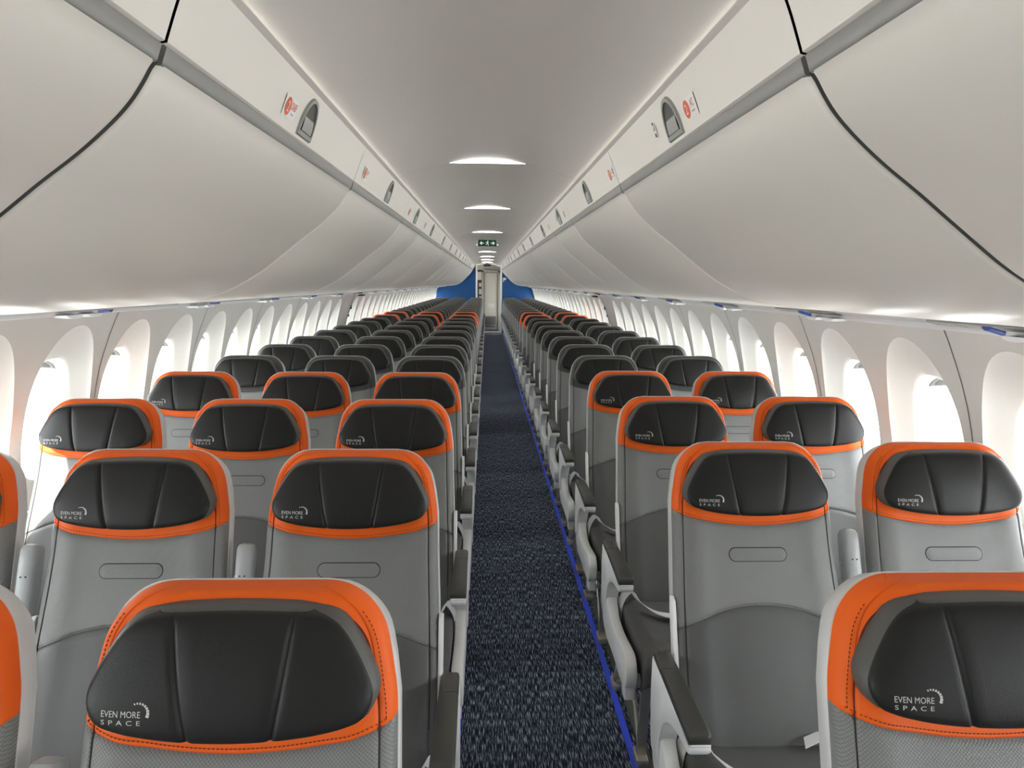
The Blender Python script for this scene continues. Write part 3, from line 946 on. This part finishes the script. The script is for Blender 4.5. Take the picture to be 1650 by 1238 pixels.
def latch_meshes(side, y0, yc):
    hw, hh = .068, .096
    def outline(k, lift):
        pts = [(-hw+k, lift), (hw-k, lift)]
        out = []
        for i in range(17):
            t = PI*i/16
            out.append(((hw-k)*math.cos(t), lift+(hh-k-lift)*(math.sin(t)**.8)))
        return out
    A = outline(0, -.004); B = outline(.003, 0.0); C = outline(.012, .010)
    n = len(A)
    rings = [[on_panel(side, y0, yc+a, s, -.001) for a, s in A], [on_panel(side, y0, yc+a, s, .005) for a, s in B],
             [on_panel(side, y0, yc+a, s, .005) for a, s in C], [on_panel(side, y0, yc+a, s, .0008) for a, s in C]]
    V = sum(rings, []); F = []
    for r in range(3):
        for i in range(n): F.append((r*n+i, r*n+(i+1) % n, (r+1)*n+(i+1) % n, (r+1)*n+i))
    fr = mesh('latch_frame', V, F, M['latch_frame'], angle=40)
    V = [on_panel(side, y0, yc+a, s, .0010) for a, s in C]
    rec = mesh('latch_recess', V, [tuple(range(n))], M['latch_dark'], sm=False)
    V = []; F = []
    q = 9
    ww = .046
    for yy in (-ww, ww):
        for i in range(q):
            t = PI/2*i/(q-1); V.append(on_panel(side, y0, yc+yy*(1-.12*i/(q-1)), .012+.034*math.sin(t), .0015+.0035*math.cos(t*1.0)))
    for i in range(q-1): F.append((i, i+1, q+i+1, q+i))
    pad = mesh('latch_paddle', V, F, M['latch_paddle'])
    return fr, rec, pad
def decal(side, y0, yc, s0, V, F, mi, mb, w, h, d=.0014):
    ax = min(v.x for v in V); bx = max(v.x for v in V); ay = min(v.y for v in V); by = max(v.y for v in V)
    P = []
    for v in V:
        a = ((v.x-ax)/(bx-ax)-.5)*w; b = ((v.y-ay)/(by-ay)-.5)*h
        # reading direction for a passenger facing that side: left side reads toward +y
        yl = yc + (a if side == LEFT else -a)
        P.append(on_panel(side, y0, yl, s0+b, d))
    mb.add(P, F, mi)
def sign_mesh(side, y0, yc, num, letters):
    mb = MB()
    sgn = 1 if side == LEFT else -1
    # white backing
    V = [Vector(p).to_3d() for p in ((-1, -1), (1, -1), (1, 1), (-1, 1))]
    decal(side, y0, yc+sgn*.020, .036, V, [(0, 1, 2, 3)], 1, mb, .100, .046, .0010)
    V = [Vector((math.cos(2*PI*i/28), math.sin(2*PI*i/28), 0)) for i in range(28)]
    decal(side, y0, yc, .036, V, [tuple(range(28))], 0, mb, .042, .040, .0016)
    V, F = text_mesh(num, .02); decal(side, y0, yc, .036, V, F, 1, mb, .010*len(num)+.004, .022, .0022)
    V, F = text_mesh(letters, .02); decal(side, y0, yc+sgn*.045, .042, V, F, 0, mb, .013*len(letters), .016, .0018)
    V = [Vector(p).to_3d() for p in ((-1, -1), (1, -1), (1, 1), (-1, 1))]
    decal(side, y0, yc+sgn*.042, .025, V, [(0, 1, 2, 3)], 2, mb, .022, .003, .0018)
    return mb.me('row_sign', [M['sticker_orange'], M['sticker_white'], M['psu_grey']], sm=False)
def icon_mesh(side, y0, yc):
    mb = MB(); sq = [Vector(p).to_3d() for p in ((-1, -1), (1, -1), (1, 1), (-1, 1))]
    decal(side, y0, yc, .050, sq, [(0, 1, 2, 3)], 0, mb, .030, .044, .0010)
    for a, s, w, h in ((0, .066, .014, .007), (-.004, .054, .004, .012), (.005, .051, .004, .008), (0, .036, .014, .010)):
        decal(side, y0, yc+a, s, sq, [(0, 1, 2, 3)], 1, mb, w, h, .0016)
    return mb.me('instruction_label', [M['sticker_white'], M['sticker_black']], sm=False)

EDG = [-.41, 1.145, 2.68, 4.22, 5.30, 6.90] + [8.45+1.55*k for k in range(12)]
EDG[-1] = 24.93
for side in (LEFT, RIGHT):
    sn = 'left' if side == LEFT else 'right'
    for i, (a, b) in enumerate(zip(EDG, EDG[1:])):
        g = .0035 if i > 1 else .006
        y0 = a+g; L_ = b-a-2*g
        t = empty('overhead_bin', (0, y0, 0))
        link('bin_door', bin_door_mesh(L_, side, y0), t)
        rl = link('handle_rail', strip_mesh('handle_rail', RAILP, L_, side, y0, M['railm'], g=.002, closed=True), t)
        link('upper_panel', strip_mesh('upper_panel', PANELP, L_, side, y0, M['panel'], g=(0 if i < 1 else -.0028)), t)
        yc = L_/2+(.02 if side == LEFT else -.055) if i else L_/2
        if i == 1:  # dark strip stands in for the shade in the gap before this bin
            V = []; F = []
            for (x, h), (xp, hp), (xn, hn) in zip(BINP, BINP[:1]+BINP[:-1], BINP[1:]+BINP[-1:]):
                tx, tz = xn-xp, hn-hp; l = math.hypot(tx, tz); nx, nz = -tz/l, tx/l
                for d in (.003, .05): V.append((side*(x+nx*d), -.003, rise(CAM_Z+h+nz*d, y0)))
            for k in range(len(BINP)-1): F.append((2*k, 2*k+1, 2*k+3, 2*k+2))
            link('edge_gap_shade', mesh('edge_gap_shade', V, F, M['seal'], sm=False), t)
        if i < 14:
            fr, rec, pad = latch_meshes(side, y0, yc)
            lt = link('latch', fr, t); link('latch_recess', rec, lt); link('latch_paddle', pad, lt)
        if 0 < i < 5:
            num = {1: '2', 2: '3', 3: '5', 4: '6'}[i]
            ys = yc-.185 if i == 1 else (.13 if i == 2 else .16)
            if side == RIGHT: ys = yc-.135 if i == 1 else (-.0 if i == 2 else .1)+.10
            link('row_sign', sign_mesh(side, y0, ys, num, 'DEF' if side == LEFT else 'AC'), t)
        if side == RIGHT and i in (1, 3): link('instruction_label', icon_mesh(side, y0, yc+.17), t)
        if side == LEFT and i in (3, 4): link('instruction_label', icon_mesh(side, y0, yc-.14), t)
        if i == 0: lab = f'{sn} overhead bin nearest the camera, cut off at the top corner'
        elif i == len(EDG)-2: lab = f'farthest {sn} overhead bin, meeting the blue partition'
        else: lab = f'cream overhead bin above the {sn} seats, {ORD[i]} bin from the camera'
        tag(t, lab, 'overhead bin', 'overhead bins along the cabin')

# service rail under the bins, with service units
for k, side in enumerate((LEFT, RIGHT)):
    sn = 'left' if side == LEFT else 'right'
    wx = 1.585+OFF[side]-.002
    zb = (1.458 if side == LEFT else 1.482)
    xi = wx-.125 if side == LEFT else 1.305
    xi = 1.30
    prof = [(1.298, CAM_Z-.074), (1.300, CAM_Z-.088), (1.312, CAM_Z-.090), (1.330, CAM_Z-.094), (wx-.040, 1.479), (wx-.034, 1.466), (wx-.026, 1.460), (wx+.01, 1.458), (wx+.01, 1.53), (1.32, CAM_Z-.060)]
    V = []; F = []
    for y in (Y0+.01, 24.94):
        for x, z in prof: V.append((side*x, y, z))
    n = len(prof)
    F = [(i, (i+1) % n, n+(i+1) % n, n+i) for i in range(n)]+[tuple(range(n)), tuple(range(n, 2*n))]
    o = link(f'trim_{tn}', mesh('service_rail', V, F, [M['psu'], M['white_plastic']], [0, 0, 0, 0, 1, 1, 1, 1, 0, 0, 0, 0], angle=30)); o['kind'] = 'structure'; tn += 1
    # unit mesh, local to its centre
    xa, xb = 1.345, wx-.045
    def zs(x): return (CAM_Z-.094)+(1.479-(CAM_Z-.094))*(x-1.330)/(wx-.040-1.330)
    ub = MB(); ln = MB(); tg = MB()
    V = [(side*xa, -.30, zs(xa)-.0005), (side*xb, -.30, zs(xb)-.0005), (side*xb, .30, zs(xb)-.0005), (side*xa, .30, zs(xa)-.0005)]
    V2 = [(x, y, z-.004) for x, y, z in V]
    ub.add(V+V2, [(4, 5, 6, 7), (0, 1, 5, 4), (1, 2, 6, 5), (2, 3, 7, 6), (3, 0, 4, 7)])
    for yy in (-.30, -.16, .02, .16, .30): 
        ub.add([(side*xa, yy-.002, zs(xa)-.0052), (side*xb, yy-.002, zs(xb)-.0052), (side*xb, yy+.002, zs(xb)-.0052), (side*xa, yy+.002, zs(xa)-.0052)], [(0, 1, 2, 3)], 1)
    for yy in (-.24, -.09):                                # curved lips near the wall
        P = [(yy+.055*math.cos(PI*i/12), -.014*math.sin(PI*i/12)) for i in range(13)]
        Vv = []
        for xx in (wx-.075, wx-.012):
            for py, pz in P: Vv.append((side*xx, py, 1.4655+pz))
        Ff = [(i, i+1, 14+i, 13+i) for i in range(12)]+[tuple(range(13)), tuple(range(13, 26))]
        ln.add(Vv, Ff)
    P = [(.02+.020*math.cos(PI*i/10), -.014*math.sin(PI*i/10)) for i in range(11)]
    xx0, xx1 = (xb-.035, xb+.012)
    Vv = [(side*xx0, py, zs(xx0)-.002+pz) for py, pz in P]+[(side*xx1, py, zs(xx1)-.002+pz) for py, pz in P]
    tg.add(Vv, [(i, i+1, 12+i, 11+i) for i in range(10)]+[tuple(range(11)), tuple(range(11, 22))])
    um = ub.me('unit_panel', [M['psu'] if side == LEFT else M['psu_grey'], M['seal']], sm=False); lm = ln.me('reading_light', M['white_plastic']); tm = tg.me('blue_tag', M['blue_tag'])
    y = 3.12 if side == LEFT else 2.02; i = 0
    while y < 24.2:
        t = empty('service_unit', (0, y, 0))
        link('unit_panel', um, t); link('reading_light', lm, t); link('tag', tm, t)['label'] = 'small blue tag'
        tag(t, f'{sn} service unit with blue tag under the bins, {ORD[i]} in frame', 'service unit', 'service units under the bins')
        y += 1.25; i += 1

# ------------------------------------------------------------------ signs
def exit_sign(y, zc, w, h, cols, arrows=True):
    t = empty('exit_sign', (.0, y, 0))
    fr = MB(); fr.box(-w/2-.012, w/2+.012, .001, .035, zc-h/2-.010, zc+h/2+.010, bev=.004)
    fr.box(-.05, .05, .005, .03, zc+h/2+.008, zc+h/2+.09)
    link('sign_housing', fr.me('sign_housing', M['shell']), t)
    f = MB(); f.box(-w/2, w/2, -.003, .002, zc-h/2, zc+h/2)
    face = link('sign_face', f.me('sign_face', M['sign_green' if arrows else 'dark'], sm=False), t)
    s = MB()
    def Pl(pts): s.poly(pts, -.006, -.003, axis='y')
    u = h/10
    if arrows:
        for sx in (-1, 1):
            c = sx*w*.30
            Pl([(c-sx*3*u, zc-.6*u), (c+sx*1.5*u, zc-.6*u), (c+sx*1.5*u, zc+.6*u), (c-sx*3*u, zc+.6*u)])
            Pl([(c+sx*3.4*u, zc), (c+sx*.6*u, zc+2.6*u), (c-sx*.4*u, zc+2.0*u), (c+sx*1.7*u, zc), (c-sx*.4*u, zc-2.0*u), (c+sx*.6*u, zc-2.6*u)])
        Pl([(math.cos(2*PI*i/10)*.8*u+.8*u, zc+3.0*u+math.sin(2*PI*i/10)*.8*u) for i in range(10)])
        Pl([(-.5*u, zc+2*u), (1.2*u, zc+1.9*u), (.9*u, zc-.4*u), (-.6*u, zc-.4*u)])
        Pl([(-.3*u, zc+1.8*u), (-2.3*u, zc+1.2*u), (-2.4*u, zc+.2*u), (-1.8*u, zc+.2*u), (-1.6*u, zc+.8*u), (-.3*u, zc+1.1*u)])
        Pl([(1.0*u, zc+1.7*u), (2.6*u, zc+.6*u), (2.2*u, zc+.1*u), (.9*u, zc+1.0*u)])
        Pl([(.1*u, zc-.3*u), (.9*u, zc-.3*u), (2.2*u, zc-1.9*u), (1.6*u, zc-3.8*u), (1.0*u, zc-3.6*u), (1.3*u, zc-2.0*u)])
        Pl([(-.6*u, zc-.3*u), (.3*u, zc-.3*u), (-.6*u, zc-2.2*u), (-2.6*u, zc-2.6*u), (-2.6*u, zc-2.0*u), (-1.1*u, zc-1.8*u)])
    else:
        for c in (-.30, 0, .30):
            Pl([(c*w-1.3*u, zc-2*u), (c*w+1.3*u, zc-2*u), (c*w+1.3*u, zc+2*u), (c*w-1.3*u, zc+2*u)])
    link('sign_symbols', s.me('sign_symbols', M['sign_white'] if arrows else M['cream_dark'], sm=False), face)
    return t
tag(exit_sign(9.7, CAM_Z+.502, .225, .080, True), 'green exit sign with two arrows and running figure, hanging from ceiling', 'sign')
tag(exit_sign(24.6, 2.17, .225, .07, False, arrows=False), 'small black lighted sign on ceiling above the far doorway', 'sign')

# ------------------------------------------------------------------ rear of the cabin
YP = 25.0
def partition(side, xin, xout, name_lab):
    t = empty('partition', (0, YP, 0))
    pts = [(side*xin, 0), (side*xin, 2.10), (side*.60, 2.2), (side*1.3, 1.80), (side*xout, 1.60), (side*(xout+.12), .9), (side*xout, 0)]
    mb = MB(); mb.poly(pts, 0, .05, axis='y')
    link('partition_panel', mb.me('partition_panel', M['partition'], sm=False), t)
    mb = MB(); x0, x1 = sorted((side*(xin-.055), side*xin)); mb.box(x0, x1, -.03, .09, 0, 2.26, bev=.006)
    link('partition_edge', mb.me('partition_edge', M['white_plastic']), t)
    tag(t, name_lab, 'partition', 'blue rear partitions')
    return t
partition(LEFT, .37, 1.57, 'blue partition left of the aisle at the far end')
pr = partition(RIGHT, .48, 1.42, 'blue partition right of the aisle with small white notice')
mb = MB(); mb.box(.51, .61, -.012, -.001, 1.72, 1.79, bev=.003); mb.box(.51, .545, -.012, -.001, 1.66, 1.715, bev=.003)
link('notice', mb.me('notice', M['white_plastic']), pr)
# wall blanks outside the partitions, filler to the hull
mb = MB(); mb.box(-1.75, -.37, YP+.09, YP+.12, 0, 2.5); mb.box(.48, 1.6, YP+.09, YP+.12, 0, 2.5)
link('wall_back', mb.me('wall_back', M['cream'], sm=False))['kind'] = 'structure'
# lavatory/galley end wall with door
YD = 26.35
t = empty('door_3', (0, YD, 0)); t['kind'] = 'structure'
mb = MB(); mb.box(-.105, .355, -.02, .02, .05, 1.965, bev=.006)
mb.box(-.02, .27, -.028, -.018, .50, .505); link('door_leaf', mb.me('door_leaf', M['cream']), t)
mb = MB()
mb.box(-.175, -.115, -.05, .03, 0, 2.04, bev=.004); mb.box(.365, .45, -.05, .03, 0, 2.04, bev=.004); mb.box(-.175, .45, -.05, .03, 1.975, 2.05, bev=.004)
mb.box(-1.0, -.175, 0, .03, 0, 2.5); mb.box(.45, 1.2, 0, .03, 0, 2.5); mb.box(-.175, .45, 0, .03, 2.05, 2.5); mb.box(-.2, .5, .03, .05, 0, 2.1)
link('door_frame', mb.me('door_frame', M['cream_dark']), t)
mb = MB(); mb.box(-.118, -.105, -.03, 0, .05, 1.97); mb.box(.355, .366, -.03, 0, .05, 1.97)
link('door_seal', mb.me('door_seal', M['dark'], sm=False), t)
mb = MB(); mb.box(.03, .25, -.028, -.018, .78, .93, bev=.003)
link('door_placard', mb.me('door_placard', M['psu'], sm=True), t)
# folded dark seat against the door
mb = MB()
mb.box(-.09, .33, -.16, -.035, .16, .50, bev=.03); mb.box(-.06, .30, -.20, -.15, .14, .22, bev=.02)
o = link('jump_seat', mb.me('jump_seat', M['gusset'])); o.location = (0, YD, 0)
tag(o, 'dark grey folded crew seat at foot of the far door', 'crew seat')
# galley stack in the gap left of the door
t = empty('galley_cabinet', (-.34, 25.6, 0))
mb = MB(); mb.box(-.06, .155, 0, .5, 0, 2.05, bev=.005); link('cabinet_body', mb.me('cabinet_body', M['dark']), t)
for z0, z1 in ((.95, 1.18), (1.25, 1.42), (1.50, 1.62), (1.72, 1.98)):
    mb = MB(); mb.box(.075 if z0 < 1.6 else .02, .15, -.012, 0, z0, z1, bev=.004); link('cabinet_panel', mb.me('cabinet_panel', M['cream']), t)
tag(t, 'dark galley cabinet with pale panels left of the far door', 'cabinet')
# threshold and entrance mat
o = link('threshold', MB().box(-.10, .47, 24.95, 25.12, 0, .05, bev=.01).me('threshold', M['threshold']))
tag(o, 'pale threshold bar across end of the aisle carpet', 'threshold')
o = link('floor_mat', MB().box(-.16, .46, 25.13, YD-.22, 0, .02).me('floor_mat', M['navy_mat'], sm=False))
tag(o, 'dark navy mat in front of the far door', 'mat')

# ------------------------------------------------------------------ light
w = bpy.data.worlds.new('daylight'); scene.world = w; w.use_nodes = True
bg = w.node_tree.nodes['Background']
bg.inputs['Color'].default_value = (.93, .97, 1, 1); bg.inputs['Strength'].default_value = 9.0
def area(name, loc, rot, sx, sy, power, col=(1, 1, 1), portal=False):
    l = bpy.data.lights.new(name, 'AREA'); l.shape = 'RECTANGLE'; l.size = sx; l.size_y = sy; l.energy = power; l.color = col
    o = bpy.data.objects.new(name, l); COL.objects.link(o); o.location = loc; o.rotation_euler = rot
    if portal: l.cycles.is_portal = True
    return o
for side in (LEFT, RIGHT):
    area('window_portal', (side*(1.90+OFF[side]), (Y0+25)/2, WC), (0, -side*-PI/2, 0) if side > 0 else (0, -PI/2, 0), .46, 25-Y0, 0, portal=True)
# LED wash along both edges of the ceiling
for side in (LEFT, RIGHT):
    d = Vector((-side*.9, 0, -.40)).normalized()
    o = area('ceiling_wash_light', (side*.398, 11.9, CAM_Z+.440), (0, 0, 0), .005, 25.6, 4, (1, .96, .89))
    o.rotation_euler = (math.atan(RISE)*1.0, 0, 0)
    o.rotation_mode = 'QUATERNION'; o.rotation_quaternion = d.to_track_quat('-Z', 'X') 
    # long side must run along Y
    z = -d; yv = Vector((0, 1, RISE)).normalized(); xv = yv.cross(z).normalized(); z = xv.cross(yv)
    o.rotation_quaternion = Matrix((xv, yv, z)).transposed().to_quaternion()
    o.location.z = CAM_Z+.440+RISE*11.9-.004
s = bpy.data.lights.new('sun', 'SUN'); s.energy = 9; s.angle = math.radians(.6); s.color = (1, .95, .85)
so = bpy.data.objects.new('sun', s); COL.objects.link(so)
so.rotation_mode = 'QUATERNION'; so.rotation_quaternion = Vector((1, .8, -.95)).to_track_quat('-Z', 'Y')

# ------------------------------------------------------------------ camera
cam = bpy.data.cameras.new('camera'); cam.sensor_width = 36; cam.lens = 36*1240/1650
cam.clip_start = .02; cam.clip_end = 200
co = bpy.data.objects.new('camera', cam); COL.objects.link(co)
F_ = 1240
pitch = math.atan((619-458)/F_); yaw = math.atan((825-784)/F_)
co.rotation_mode = 'QUATERNION'
rm = Matrix.Rotation(-yaw, 3, 'Z') @ Matrix.Rotation(PI/2-pitch, 3, 'X') @ Matrix.Rotation(math.radians(.45), 3, 'Z')
co.rotation_quaternion = rm.to_quaternion()
co.location = (0, 0, CAM_Z)
scene.camera = co
scene.view_settings.view_transform = 'Standard'; scene.view_settings.look = 'None'
scene.view_settings.exposure = 0.80; scene.view_settings.gamma = 1
